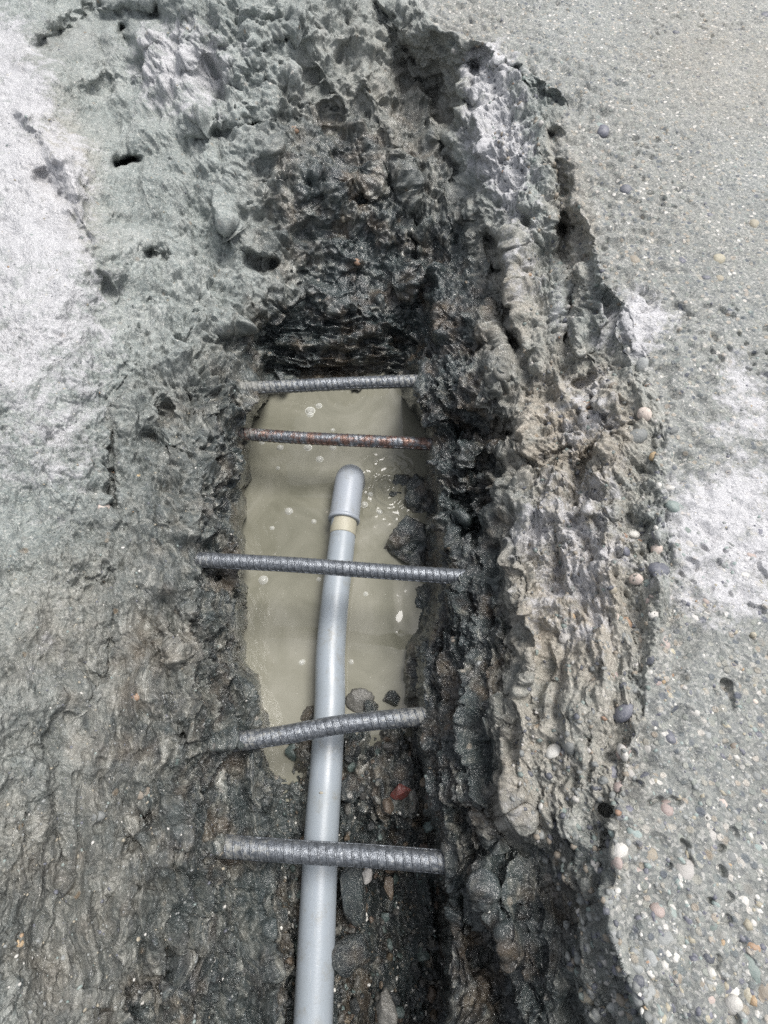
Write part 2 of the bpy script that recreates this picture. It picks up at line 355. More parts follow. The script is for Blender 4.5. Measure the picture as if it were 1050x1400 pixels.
# particular hollows and ridges seen in the photograph: (points, half width px, centimetres deeper (+) or prouder (-), sharpness)
UW, VW = U + WU * 0.7, V + WV * 0.7
FEAT = [
 ([(757,190),(768,250),(772,310)], 13, 1.2), ([(770,310),(776,400),(776,470)], 10, 1.6),
 ([(700,330),(708,380),(722,450),(740,500)], 20, -0.9), ([(812,372),(826,430),(800,470)], 20, -1.4),
 ([(672,330),(682,400),(700,480)], 13, 2.6), ([(650,90),(640,170),(655,250)], 10, 1.0),
 ([(160,224),(184,216)], 8, 3.2), ([(208,352),(222,356)], 8, 1.8), ([(170,40),(175,55)], 9, 1.6), ([(210,20),(120,25),(60,60)], 14, 1.1),
 ([(300,290),(330,330),(360,345)], 18, -1.4), ([(310,318),(345,356),(372,360)], 8, 1.5),
 ([(255,165),(330,140),(345,60)], 20, -0.8), ([(270,190),(345,172)], 8, 0.8),
 ([(225,560),(215,600),(232,620)], 11, 1.4), ([(157,560),(155,620),(150,690)], 7, 1.1), ([(120,800),(150,790)], 12, 0.6),
 ([(395,60),(450,140),(480,240),(500,330)], 16, 0.8), ([(560,300),(582,400),(590,500)], 13, 1.3), ([(560,90),(595,160),(625,250)], 26, 1.5),
 ([(500,100),(560,260),(560,400)], 14, -1.0), ([(420,250),(500,250)], 30, -0.9),
 ([(675,640),(640,700),(655,760)], 26, 3.0), ([(640,580),(690,590)], 18, 2.6), ([(690,520),(665,540)], 20, -1.5),
 ([(700,740),(720,800),(728,880),(712,940)], 10, -1.2), ([(684,790),(696,860),(690,950)], 13, 2.0),
 ([(700,600),(730,640),(760,640)], 22, 1.6), ([(800,520),(830,600),(800,650)], 12, 1.2), ([(760,700),(900,690)], 12, -0.5),
 ([(700,1085),(712,1120),(735,1165)], 20, -0.9), ([(830,1110),(820,1200),(810,1260)], 10, 0.7), ([(740,1180),(690,1160),(675,1090)], 14, 2.2),
 ([(620,1200),(650,1280),(690,1400)], 14, 1.6), ([(660,1190),(700,1290),(740,1400)], 14, -1.0),
 ([(200,1120),(180,1150)], 16, 1.3), ([(195,1400),(190,1370)], 22, 1.6), ([(225,1345),(230,1338)], 8, 1.2), ([(75,1090),(85,1200)], 12, 1.0),
 ([(248,1010),(255,1016)], 8, 1.0), ([(150,880),(130,960),(60,1020)], 12, 0.9), ([(330,1035),(350,1030)], 9, 1.6), ([(288,790),(300,792)], 9, 1.0),
 ([(345,560),(360,575)], 10, -1.2), ([(250,700),(300,690)], 26, -0.7), ([(220,860),(260,930)], 14, -0.8),
 ([(997,930),(1003,962)], 5, 0.5), ([(30,150),(90,230),(130,330)], 9, -0.8), ([(60,240),(115,300),(140,400)], 12, 1.0),
]
for pts, hw, cm in FEAT:
    u0 = min(p[0] for p in pts) - hw * 4 - 30; u1 = max(p[0] for p in pts) + hw * 4 + 30
    v0 = min(p[1] for p in pts) - hw * 4 - 30; v1 = max(p[1] for p in pts) + hw * 4 + 30
    a, b = np.searchsorted(AU, [u0, u1]); c, d = np.searchsorted(AV, [v0, v1])
    q = seg_dist(UW[c:d, a:b], VW[c:d, a:b], pts)
    nz = fbm(np.stack([U[c:d, a:b] / 34, V[c:d, a:b] / 34, np.full_like(q, pts[0][0])], -1), 3, 0.6)
    q = np.maximum(q * (1 + 0.5 * nz) - 6 * nz, 0)
    DROP[c:d, a:b] += cm / 100 * np.exp(-(q / hw) ** (3 if cm > 2.5 else 2)) * np.clip(0.9 + 1.3 * nz, 0.05, 1.5)
# concrete that grips the bar ends
gn = n2d(26, 3, 77.0)
GRIP = np.zeros_like(DROP)
for (eu, ev, ed, hw) in [(338,532,.455,22),(314,592,.490,18),(264,765,.448,24),(298,1018,.474,26),(284,1156,.472,28),
                         (578,521,.452,22),(594,607,.488,20),(640,789,.452,24),(584,978,.480,22),(620,1180,.478,26)]:
    q = np.maximum(np.hypot(UW - eu, (VW - ev)) + gn * 30, 0); k_ = np.exp(-(q / (hw * 0.85)) ** 2)
    DROP = DROP + (np.minimum(DROP, ed) - DROP) * k_ * 0.9; GRIP = np.maximum(GRIP, k_)


WATER = 0.578
P0 = at_np(U, V, DROP)

def normals(P):
    du = np.gradient(P, axis=1); dv = np.gradient(P, axis=0)
    n = np.cross(dv, du); n /= np.linalg.norm(n, axis=-1, keepdims=True) + 1e-12
    return n.astype(np.float32)

def blur(A, k):
    ker = np.exp(-np.linspace(-2, 2, 2 * k + 1) ** 2); ker /= ker.sum()
    out = A
    for ax in (0, 1):
        pad = [(0, 0)] * A.ndim; pad[ax] = (k, k)
        Bp = np.pad(out, pad, mode='edge'); acc = 0
        for i, wgt in enumerate(ker):
            sl = [slice(None)] * A.ndim; sl[ax] = slice(i, i + A.shape[ax]); acc = acc + wgt * Bp[tuple(sl)]
        out = acc.astype(np.float32)
    return out

N0 = normals(blur(P0, 9))
slabm = sstep(8.75, 9.02, T)                               # 1 on the finished face
leftm = 1 - sstep(0.6, 1.5, T)                             # powdery outer left
wall = 1 - slabm
inner = sstep(0.8, 2.2, T) * (1 - 0.35 * sstep(6.6, 7.6, T)) * (1 - sstep(8.3, 9.0, T))
farm = (1 - sstep(430, 540, V)) * sstep(1.5, 3, T) * (1 - sstep(7, 8, T))

# noise domains: camera-independent, a rotated frame that lies along the trench
P0 = P0.astype(np.float32); XC = P0[..., 0]; YC = P0[..., 1]; ZC = P0[..., 2]
rot = 0.30 * (1 - sstep(300, 560, U)) - 0.10 * sstep(600, 700, U)
alk = 0.32 - 0.16 * sstep(560, 860, V)
fz = (1 - sstep(420, 560, V)) * sstep(1.5, 3, T) * (1 - sstep(5.5, 7, T))
FLOW = np.stack([XC + rot * YC, YC * alk, ZC * (1.15 - 0.85 * fz)], -1)
FLOW = (FLOW + 0.010 * np.stack([perlin(P0 * 24), 0.4 * perlin(P0 * 24 + 40), perlin(P0 * 24 + 80)], -1) + 0.0028 * np.stack([perlin(P0 * 85), 0.3 * perlin(P0 * 85 + 40), perlin(P0 * 85 + 80)], -1)).astype(np.float32)
Dstreak = FLOW

# vertex spacing on the surface limits how fine the relief may be; relief is lower where the face turns edge-on
SP = np.maximum(np.linalg.norm(np.gradient(P0, axis=1), axis=-1), np.linalg.norm(np.gradient(P0, axis=0), axis=-1)); SP = blur(SP, 3)
VWD = np.array([0, 0, CAM_Z], np.float32) - P0; VWD /= np.linalg.norm(VWD, axis=-1, keepdims=True)
FAC = np.clip((N0 * VWD).sum(-1), 0, 1)
def att(fr): return np.exp(-(SP * fr * 1.0) ** 2)
disp = np.zeros_like(DROP)
lower = sstep(560, 800, V)
big = blowup(lambda u, v, ix: fbm(P0[np.ix_(*ix)] * 16, 3, 0.5), 4)
disp += big * 0.024 * wall * (0.45 + 0.55 * inner)
def ledge(p, steps, sharp):
    """a field that climbs in plates with sharp breaks"""
    q = p * steps; f = q - np.floor(q); return (np.floor(q) + sstep(sharp, 1.0, f)) / steps
warp = 0.010 * np.stack([big, np.roll(big, 90, 0), np.roll(big, 70, 1)], -1)
PWp = P0 + warp
calm = sstep(-0.25, 0.25, blowup(lambda u, v, ix: fbm(P0[np.ix_(*ix)] * 11 + 33, 2), 4))      # some areas are broken rough, others merely sandy
dryz = (1 - sstep(0.8, 2.4, T)) + (1 - sstep(260, 420, V)) * (1 - sstep(2.5, 3.6, T)) * 0.8
dryz = np.clip(dryz, 0, 0.8); rg_ = (1 - 0.78 * dryz) * (0.45 + 0.75 * calm)
r1 = fbm(Dstreak * 46, 3, 0.55, ridged=True)
disp += (r1 - 0.45) * 0.0075 * att(80) * wall * (0.25 + 0.75 * inner) * (1 + 0.5 * fz) * (1 - 0.5 * dryz)
pl = fbm(Dstreak * 58 + 5, 3, 0.6)
disp += ledge(pl + 0.2 * r1, 6.0, 0.55) * 0.014 * att(100) * wall * (0.15 + 0.85 * inner) * (0.5 + 0.7 * calm) * (1 - 0.65 * dryz)
# broken clods: rounded lumps between sharp creases
b1 = np.abs(perlin(PWp * 62 + 3)) + 0.5 * np.abs(perlin(PWp * 131 + 8)) + 0.25 * np.abs(perlin(PWp * 270 + 12))
disp += (b1 - 0.40) * 0.0085 * (1 - 0.55 * fz) * att(90) * wall * (1 - 0.35 * inner) * (1 - 0.55 * lower * inner) * rg_
# chipped facets: the larger of a few tilted planes in each cell of a jittered lattice
def facets(p, off):
    c = np.floor(p); best = np.full(p.shape[:-1], -9.0, np.float32)
    for k in range(3):
        q = p + np.float32(k * 0.37 + off); c = np.floor(q).astype(np.int32); f = q - c - 0.5
        h = _perm[(_perm[(_perm[c[..., 0] & 1023] + c[..., 1]) & 1023] + c[..., 2]) & 1023]
        n = _g[(h + 31 * k) & 1023]
        best = np.maximum(best, (n * f).sum(-1) + 0.35 - 1.1 * np.abs(f).max(-1))
    return best
fw = (P0 + 0.004 * np.stack([perlin(P0 * 60 + 1), perlin(P0 * 60 + 2), perlin(P0 * 60 + 3)], -1)).astype(np.float32)
disp += (facets(fw * 48, 0.1) * att(60) + 0.4 * facets(fw * 120, 5.3) * att(140) * (1 - 0.7 * fz)) * 0.0115 * wall * (0.35 + 0.65 * inner) * (1 - 0.7 * dryz) * (1 - 0.5 * lower)
pl2 = fbm(PWp * 60 + 60, 4, 0.6)
disp += ledge(pl2, 5.0, 0.7) * 0.014 * (1 - 0.45 * fz) * att(90) * wall * (1 - 0.4 * inner) * (0.25 + 0.9 * calm) * (1 - 0.6 * dryz)
r2 = fbm(Dstreak * 190 + 9, 3, 0.65, ridged=True)
disp += (r2 - 0.45) * 0.0028 * att(260) * wall * (0.10 + 0.90 * inner) * (1 - 0.6 * dryz)
# rare deep voids
hole = sstep(0.42, 0.55, perlin(PWp * np.array([70, 50, 60], np.float32) + 21))
disp -= hole * (0.25 + 0.75 * inner) * 0.006 * att(90) * wall * (1 - 0.5 * inner)
q3 = fbm(P0 * 420 + 3, 2, 0.7)
disp += q3 * (0.0012 * (1 - 0.5 * fz) * wall * att(420) + 0.00045 * slabm)
rm = fbm(FLOW * 19 + 71, 2, 0.5, ridged=True)
disp += (rm - 0.45) * 0.014 * (1 + 0.5 * fz) * wall * (0.35 + 0.65 * inner) * (1 - 0.35 * dryz)
# the upper walls and the right ledge broke in broader, smoother pieces
upz = 1 - sstep(360, 540, V)
soft = np.clip(upz * 0.8 + 0.5 * sstep(6.4, 6.9, T), 0, 0.8) * wall
ds = blur(disp, 4); dl = blur(blur(ds, 12), 12)
disp = disp + (dl * 1.1 + 0.62 * (ds - dl) + 0.55 * (disp - ds) - disp) * soft
disp += fbm(P0 * 300 + 90, 3, 0.7) * 0.0011 * wall * upz * att(300)
disp *= 1.45 * (0.35 + 0.65 * sstep(0.15, 0.6, FAC)) * (1 - 0.75 * GRIP)
# finished face: slight swells and scattered pits
pit = sstep(0.34, 0.46, perlin(P0 * 120 + 50)) * (0.3 + sstep(0.0, 0.3, perlin(P0 * 9 + 4)))
disp -= pit * 0.0028 * slabm
disp += fbm(P0 * 40 + 13, 2) * 0.0016 * slabm + perlin(P0 * 200 + 7) * 0.0009 * slabm
# chipped edge of the finished face
edge = np.exp(-((T - 9.0) / 0.25) ** 2)
disp -= np.clip(perlin(P0 * 75 + 31) + 0.1, 0, 1) * 0.010 * edge
fade = 1 - sstep(1200, 1700, np.abs(U - 525)) 
DIR = N0 + 0.6 * VWD * wall[..., None]; DIR /= np.linalg.norm(DIR, axis=-1, keepdims=True)
PW = P0 + DIR * (disp * (0.25 + 0.75 * fade))[..., None]
# the sheet runs on to the horizon
def push(Pe, k=60.0):
    c = np.array([0, 0.4], np.float32); Pe[..., :2] = c + (Pe[..., :2] - c) * k; Pe[..., 2] = 0.0
for sl in ((slice(None), 0), (slice(None), -1), (0, slice(None)), (-1, slice(None))): 
    e = PW[sl].copy(); push(e); PW[sl] = e
NW = normals(PW)

def surf(u, v):
    a = int(np.clip(np.searchsorted(AU, u) - 1, 0, NU - 2)); b = int(np.clip(np.searchsorted(AV, v) - 1, 0, NV - 2))
    fu = (u - AU[a]) / (AU[a + 1] - AU[a]); fv = (v - AV[b]) / (AV[b + 1] - AV[b])
    p = (PW[b, a] * (1 - fu) + PW[b, a + 1] * fu) * (1 - fv) + (PW[b + 1, a] * (1 - fu) + PW[b + 1, a + 1] * fu) * fv
    n = NB[b, a]
    return Vector(p.tolist()), Vector(n.tolist())
NB = normals(blur(PW, 4))

# where the material is wet, dusty or brown (patches that stay put on the concrete)
def splats(lst, base=0.0):
    m = np.full(U.shape, base, np.float32)
    uu = U + WU * 1.6; vv = V + WV * 1.6
    for (cx, cy, rx, ry, ang, st) in lst:
        ca, sa = math.cos(R(ang)), math.sin(R(ang))
        x = ((uu - cx) * ca + (vv - cy) * sa) / rx; y = (-(uu - cx) * sa + (vv - cy) * ca) / ry
        k = st * np.exp(-(x * x + y * y) ** 1.5)
        m = m + k if st < 0 else np.maximum(m, k)
    return np.clip(m, 0, 1)
wet = splats([(500,380,105,210,-6,1.0),(470,290,125,190,-6,0.85),(430,470,130,90,0,0.95),(570,220,60,160,-12,0.62),(600,420,90,160,0,1),(630,640,72,230,0,1.0),(630,850,75,200,0,1),
              (625,1000,75,200,0,1),(700,1300,125,200,-6,0.97),(500,1250,130,300,0,1),(330,850,90,260,0,0.72),(300,600,75,170,0,0.6),(250,1050,180,240,0,0.72),
              (270,1280,200,240,0,0.74),(80,1250,190,260,0,0.58),(470,40,120,80,0,0.25),(60,60,120,40,0,0.25),(100,950,140,140,0,0.5),(740,1250,70,160,-8,0.8)])
wet = np.maximum(wet, sstep(0.475, 0.60, DROP) * 0.95)
wet = np.maximum(wet, 0.80 * sstep(0.37, 0.48, DROP) * sstep(380, 560, V) * (1 - sstep(3.5, 5, T)))
wet += 0.22 * sstep(4.9, 5.3, T) * (1 - sstep(6.3, 6.85, T)) * sstep(380, 480, V) + 0.10 * sstep(0.44, 0.5, DROP) * (1 - sstep(430, 540, V))
wet *= 1 - slabm
dust = splats([(685,190,44,125,-6,1.0),(670,105,50,50,0,0.95),(250,90,85,70,0,0.8),(45,270,90,160,-15,1.0),(40,440,125,130,0,0.8),(15,120,60,130,0,0.9),(870,440,50,50,0,0.9),(740,300,20,60,0,0.4),
               (1000,740,110,130,10,0.85),(1020,560,60,90,0,0.6),(790,760,90,150,0,0.62),(740,720,60,60,0,0.7),(800,560,60,80,0,0.55),(720,360,30,60,0,.5),(715,1100,25,40,0,0.3),(1010,30,1,1,0,0.1),(60,570,120,150,0,0.55),(60,880,80,120,0,0.25),(840,1280,18,120,-5,0.4),(760,430,40,60,0,.4)])
brown = splats([(785,600,110,140,0,1.0),(785,820,110,170,0,1.0),(780,300,30,140,-5,0.75),(700,420,50,120,0,0.7),(560,130,120,120,0,0.35),(650,760,60,200,0,0.5),(720,1040,90,140,0,0.7),
                (830,1010,60,150,0,0.6),(250,960,120,140,0,0.55),(150,1200,170,200,0,0.45),(700,1300,120,120,0,0.5),(90,230,40,130,-15,0.55),(1000,90,120,100,0,0.45),(520,1150,120,160,0,0.6),(100,850,120,100,0,0.35)])
brown = brown * (1 - 0.5 * slabm)

def link(name, me, mat=None, parent=None, **props):
    o = bpy.data.objects.new(name, me); C.objects.link(o)
    if mat is not None and not me.materials: me.materials.append(mat)
    if parent is not None: o.parent = parent
    for k, v in props.items(): o[k] = v
    return o

def mesh_np(name, verts, faces, smooth=True):
    me = bpy.data.meshes.new(name)
    me.vertices.add(len(verts)); me.vertices.foreach_set('co', np.ascontiguousarray(verts, np.float32).ravel())
    faces = np.ascontiguousarray(faces, np.int32); k = faces.shape[1]
    me.loops.add(faces.size); me.loops.foreach_set('vertex_index', faces.ravel())
    me.polygons.add(len(faces)); me.polygons.foreach_set('loop_start', np.arange(0, faces.size, k, dtype=np.int32))
    me.update(calc_edges=True)
    if smooth: me.polygons.foreach_set('use_smooth', np.ones(len(faces), bool))
    me.update(); return me

IDX = np.arange(NU * NV, dtype=np.int32).reshape(NV, NU)
QUADS = np.stack([IDX[:-1, :-1], IDX[1:, :-1], IDX[1:, 1:], IDX[:-1, 1:]], -1)
Tq = T[:-1, :-1]; Vq = V[:-1, :-1] + WV[:-1, :-1]
reg = np.full(Tq.shape, 0)
reg[Tq < 4] = 1; reg[(Tq >= 4) & (Tq < 5)] = 2; reg[(Tq >= 5) & (Tq < 8.9)] = 3
reg[(Vq < 500) & (Tq >= 2.6) & (Tq < 6.3)] = 4
reg[Tq >= 8.9] = 0
flat = PW.reshape(-1, 3); masks = {'wet': wet, 'dust': dust, 'brown': brown, 'slab': slabm}
NWf = NW.reshape(-1, 3)
ground = {}
for k, nm in enumerate(['pavement', 'hole_wall_left', 'trench_bottom', 'hole_wall_right', 'hole_wall_far']):
    qd = QUADS[reg == k]; used = np.unique(qd); remap = np.zeros(NU * NV, np.int32); remap[used] = np.arange(len(used))
    me = mesh_np(nm, flat[used], remap[qd])
    for an, arr in masks.items():
        a_ = me.attributes.new(an, 'FLOAT', 'POINT'); a_.data.foreach_set('value', np.ascontiguousarray(arr.reshape(-1)[used], np.float32))
    a_ = me.attributes.new('flow', 'FLOAT_VECTOR', 'POINT'); a_.data.foreach_set('vector', np.ascontiguousarray(FLOW.reshape(-1, 3)[used], np.float32).ravel())
    me.normals_split_custom_set_from_vertices(NWf[used])
    ground[nm] = link(nm, me, M['ground'], kind='structure')

# ------------------------------------------------------------------ water
out_p = at(528, 668, WATER)
wx = np.linspace(-0.26, 0.16, 330); wy = np.linspace(0.005, 0.66, 500)
X, Y = np.meshgrid(wx, wy)
dx, dy = X - out_p.x, Y - out_p.y; rr = np.hypot(dx * 1.15, dy * 0.8)
pn = np.stack([X, Y, np.zeros_like(X)], -1).astype(np.float32)
wob = perlin(pn * 38) * 2.6 + perlin(pn * 90 + 5) * 0.9
hz = 0.0012 * np.sin(rr * 480 + wob * 2.2) * np.exp(-(rr / 0.042) ** 2) + 0.0026 * fbm(pn * 55 + 0.4 * wob[..., None].astype(np.float32), 2) * np.exp(-(rr / 0.050) ** 2)
o2 = at(545, 835, WATER); r2_ = np.hypot(X - o2.x, Y - o2.y)
hz += 0.0020 * fbm(pn * 36 + 9, 2) * np.exp(-(r2_ / 0.032) ** 2)
hz += 0.00006 * fbm(pn * 30 + 3, 2)
ii = np.arange(X.size).reshape(X.shape)
wf = np.stack([ii[:-1, :-1], ii[:-1, 1:], ii[1:, 1:], ii[1:, :-1]], -1).reshape(-1, 4)
wme = mesh_np('water', np.stack([X, Y, CAM_Z - WATER + hz], -1).reshape(-1, 3), wf)
water = link('water', wme, M['water'], kind='structure')

# ------------------------------------------------------------------ tube helper
def frames(pts):
    pts = [Vector(p) for p in pts]; n = len(pts); out = []
    t = (pts[1] - pts[0]).normalized(); up = Vector((0, 0, 1)); x = t.cross(up).normalized()
    for i in range(n):
        t = (pts[min(i + 1, n - 1)] - pts[max(i - 1, 0)]).normalized()
        x = (x - t * x.dot(t)).normalized(); out.append((pts[i], t, x, t.cross(x).normalized()))
    return out

def resample(ctrl, step):
    """Catmull-Rom through control points, even steps"""
    c = [Vector(p) for p in ctrl]; c = [c[0] * 2 - c[1]] + c + [c[-1] * 2 - c[-2]]; dense = []
    for i in range(1, len(c) - 2):
        for k in range(40):
            t = k / 40; a, b, d, e = c[i - 1], c[i], c[i + 1], c[i + 2]
            dense.append(0.5 * ((2 * b) + (d - a) * t + (2 * a - 5 * b + 4 * d - e) * t * t + (3 * b - a - 3 * d + e) * t ** 3))
    dense.append(c[-2]); L = [0]
    for a, b in zip(dense[:-1], dense[1:]): L.append(L[-1] + (b - a).length)
    n = max(2, int(L[-1] / step)); xs = np.linspace(0, L[-1], n + 1); A = np.array([list(p) for p in dense])
    return [Vector((float(np.interp(x, L, A[:, 0])), float(np.interp(x, L, A[:, 1])), float(np.interp(x, L, A[:, 2])))) for x in xs], L[-1]

def tube(name, pts, rad, seg=40, cap0=True, cap1=True):
    fr = frames(pts); vs = []; fs = []
    for i, (p, t, x, y) in enumerate(fr):
        r = rad(i / (len(fr) - 1)) if callable(rad) else rad
        for k in range(seg):
            a = 2 * math.pi * k / seg; rk = r(a) if callable(r) else r
            vs.append(p + (x * math.cos(a) + y * math.sin(a)) * rk)
    for i in range(len(fr) - 1):
        for k in range(seg):
            k2 = (k + 1) % seg; fs.append((i * seg + k, i * seg + k2, (i + 1) * seg + k2, (i + 1) * seg + k))
    if cap0: fs.append(tuple(range(seg))[::-1])
    if cap1: fs.append(tuple(range((len(fr) - 1) * seg, len(fr) * seg)))
    me = bpy.data.meshes.new(name); me.from_pydata(vs, [], fs); me.update()
    import bmesh
    bm = bmesh.new(); bm.from_mesh(me); bmesh.ops.recalc_face_normals(bm, faces=bm.faces); bm.to_mesh(me); bm.free()
    for f in me.polygons: f.use_smooth = len(f.vertices) == 4
    return me

def empty(name, loc, label, cat, group=None):
    o = bpy.data.objects.new(name, None); C.objects.link(o); o.location = loc; o.empty_display_size = 0.02
    o['label'] = label; o['category'] = cat
    if group: o['group'] = group
    bpy.context.view_layer.update(); return o

def adopt(child, parent):
    child.parent = parent; child.matrix_parent_inverse = Matrix.Translation(-parent.location)

# ------------------------------------------------------------------ stones
import bmesh
def stone_mesh(name, seed, sub=2, rough=0.22, angular=False, sq=(1, 1, 1)):
    bm = bmesh.new(); bmesh.ops.create_icosphere(bm, subdivisions=sub, radius=1.0)
    A = np.array([v.co[:] for v in bm.verts], np.float32)
    n = fbm(A * (0.9 if not angular else 1.3) + seed * 7.7, 3 if sub > 2 else 2, 0.5)
    r = 1 + rough * n * 1.6
    if angular:                                             # cut by a few planes
        rg = np.random.default_rng(seed)
        for k in range(9):
            d = rg.normal(size=3); d /= np.linalg.norm(d); h = rg.uniform(0.55, 0.85); dd = A @ d
            over = dd * r > h; r = np.where(over, h / np.maximum(dd, 1e-3), r)
    A = A * r[:, None] * np.array(sq, np.float32)
    for v, c in zip(bm.verts, A): v.co = Vector(c.tolist())
    me = bpy.data.meshes.new(name); bm.to_mesh(me); bm.free()
    if not angular or sub > 3: me.polygons.foreach_set('use_smooth', np.ones(len(me.polygons), bool))
    me.update(); return me

def fill_masks(me, **kw):
    a_ = me.attributes.new('flow', 'FLOAT_VECTOR', 'POINT'); a_.data.foreach_set('vector', (np.array([v.co[:] for v in me.vertices], np.float32) * 0.02).ravel())
    for an in ('wet', 'dust', 'brown', 'slab'):
        a_ = me.attributes.new(an, 'FLOAT', 'POINT'); a_.data.foreach_set('value', np.full(len(me.vertices), kw.get(an, 0.0), np.float32))

def orient(nrm, spin, tiltv=0.0):
    q = nrm.to_track_quat('Z', 'Y'); return q @ Quaternion((0, 0, 1), spin) @ Quaternion((1, 0, 0), tiltv)

PEB = {}
def pebble_mesh(mat, k):
    key = (mat, k)
    if key not in PEB:
        me = stone_mesh('pebble', k + 3, 2, 0.16, sq=(1, 0.72 + 0.05 * (k % 4), 0.55)); me.materials.append(M[mat]); PEB[key] = me
    return PEB[key]

def put_pebble(name, u, v, size_px, mat, parent, spin=None, sink=0.35, k=None, props=None, ratio=1.0):
    p, n = surf(u, v)
    depth = (p - cam.location).length * math.cos(math.atan(math.hypot(u - 525, v - 700) / F))
    r = size_px * 0.5 / F * depth
    me = pebble_mesh(mat, random.randrange(6) if k is None else k)
    o = link(name, me, None, parent)
    o.rotation_mode = 'QUATERNION'; o.rotation_quaternion = orient(n, random.uniform(0, 6.28) if spin is None else spin)
    o.scale = (r, r * ratio, r); o.location = p - n * r * 0.55 * sink
    if props:
        for a, b in props.items(): o[a] = b
    return o

pave, wl, wr, wfar, tb = (ground[k] for k in ('pavement', 'hole_wall_left', 'hole_wall_right', 'hole_wall_far', 'trench_bottom'))
# pebbles that can be pointed at: column, line, size, kind
NAMED = [
 (848,1022,24,'pink'),(845,1030,26,'white'),(890,1022,20,'white'),(918,1003,24,'dark'),(848,970,34,'dark'),(884,1060,24,'dark'),(866,1064,20,'white'),(990,1098,24,'pink'),
 (838,1058,26,'dark'),(911,1100,28,'pink'),(974,1142,20,'white'),(964,1248,24,'dark'),(1000,1355,40,'dark'),(1024,1362,26,'tan'),(1032,1325,46,'green'),(1030,1294,20,'orange'),
 (940,1190,36,'white'),(889,1172,28,'tan'),(910,1285,34,'grey'),(888,1370,40,'grey'),(868,1340,24,'dark'),(945,1390,28,'dark'),(1010,1392,24,'grey'),(872,1302,22,'tan'),
 (833,1284,20,'green'),(755,1025,26,'white'),(780,1022,26,'grey'),(770,868,20,'white'),(783,840,10,'orange'),(860,845,22,'orange'),(875,870,18,'tan'),(858,758,15,'dark'),
 (925,690,26,'green'),(951,845,20,'white'),(925,890,20,'tan'),(896,842,18,'white'),(868,726,16,'white'),(875,737,17,'orange'),(893,735,18,'dark'),(897,752,18,'pink'),
 (903,776,32,'dark'),(884,798,16,'green'),(915,664,16,'white'),(880,575,22,'pink'),(892,620,18,'orange'),(872,600,30,'grey'),(858,487,14,'white'),(878,500,26,'grey'),
 (826,178,22,'dark'),(822,170,26,'green'),(857,258,20,'dark'),(972,292,14,'dark'),(1032,305,20,'tan'),(932,356,16,'dark'),(868,354,22,'tan'),(984,353,20,'tan'),(985,380,14,'tan'),
 (966,378,14,'dark'),(924,44,12,'dark'),(1012,40,12,'dark'),(1046,20,16,'dark'),(945,742,24,'white'),(790,1305,22,'dark'),(800,1365,26,'tan'),(968,1005,20,'grey'),(950,975,14,'white'),
 (1000,1170,20,'grey'),(1015,1230,22,'white'),(905,1130,18,'grey'),(930,1340,20,'tan'),(985,1050,16,'grey'),(870,1140,24,'green'),(846,1160,26,'white'),(838,1180,22,'pink'),
 (1040,1160,20,'green'),(1000,1290,26,'grey'),(925,1250,26,'green'),(862,1105,22,'dark'),(1035,1060,22,'grey'),(915,950,16,'tan'),(760,960,14,'tan'),(742,1092,12,'white'),
]
for (u, v, s_, m) in NAMED:
    put_pebble('pebble', u, v, s_, m, pave if u > 780 else wr, sink=(0.8 if v > 400 else 0.5) if u > 780 else 0.5)
kinds = ['white', 'pink', 'orange', 'dark', 'green', 'tan', 'grey']
wts = [0.13, 0.08, 0.03, 0.24, 0.13, 0.13, 0.26]
cnt = 0
while cnt < 205:                                             # embedded pebbles on the near finished face and along the broken rim
    if random.random() < 0.72:
        u = random.uniform(830, 1048); v = 1398 - 700 * random.random() ** 1.5
    else:
        v = random.uniform(450, 1390); u = float(np.interp(v, RV, RU[:, 9])) + random.gauss(-12, 16)
    if u < 790: continue
    cnt += 1
    sz = random.choice([10, 11, 12, 14, 17, 22]) * (0.6 + 0.75 * (v - 400) / 1000)
    put_pebble('pebble', u, v, sz, random.choices(kinds, wts)[0], pave, sink=random.uniform(0.7, 1.15))
# orange and pale bits sticking out of the left wall and the far wall
for (u, v, s_, m) in [(153,646,13,'orange'),(190,652,9,'orange'),(140,700,18,'pink'),(268,725,11,'orange'),(175,930,26,'tan'),(180,960,14,'orange'),(197,1085,20,'tan'),(28,1290,12,'orange'),
                      (262,880,14,'tan'),(103,855,10,'tan'),(150,1065,12,'white'),(225,960,16,'grey'),(240,1040,18,'wet_green'),(226,1345,18,'dark'),(300,870,10,'tan'),(166,750,6,'white'),
                      (35,1180,18,'tan'),(130,1120,20,'grey'),(290,1020,14,'wet_grey')]:
    put_pebble('pebble', u, v, s_, m, wl, sink=0.95)
for (u, v, s_, m) in [(405,184,12,'orange'),(490,355,12,'orange'),(510,120,10,'wet_brown'),(470,300,10,'tan')]:
    put_pebble('pebble', u, v, s_, m, wfar, sink=0.8)
for (u, v, s_, m) in [(690,515,30,'wet_grey'),(722,378,10,'orange'),(723,358,12,'grey'),(578,915,26,'wet_green'),(626,875,12,'tan'),(605,868,26,'wet_grey'),(648,1192,14,'orange'),(652,1195,9,'tan'),
                      (618,995,20,'wet_brown'),(675,1232,7,'white'),(610,1110,14,'wet_grey'),(655,905,10,'grey'),(800,555,16,'orange'),(838,530,14,'tan')]:
    put_pebble('pebble', u, v, s_, m, wr, sink=0.8)

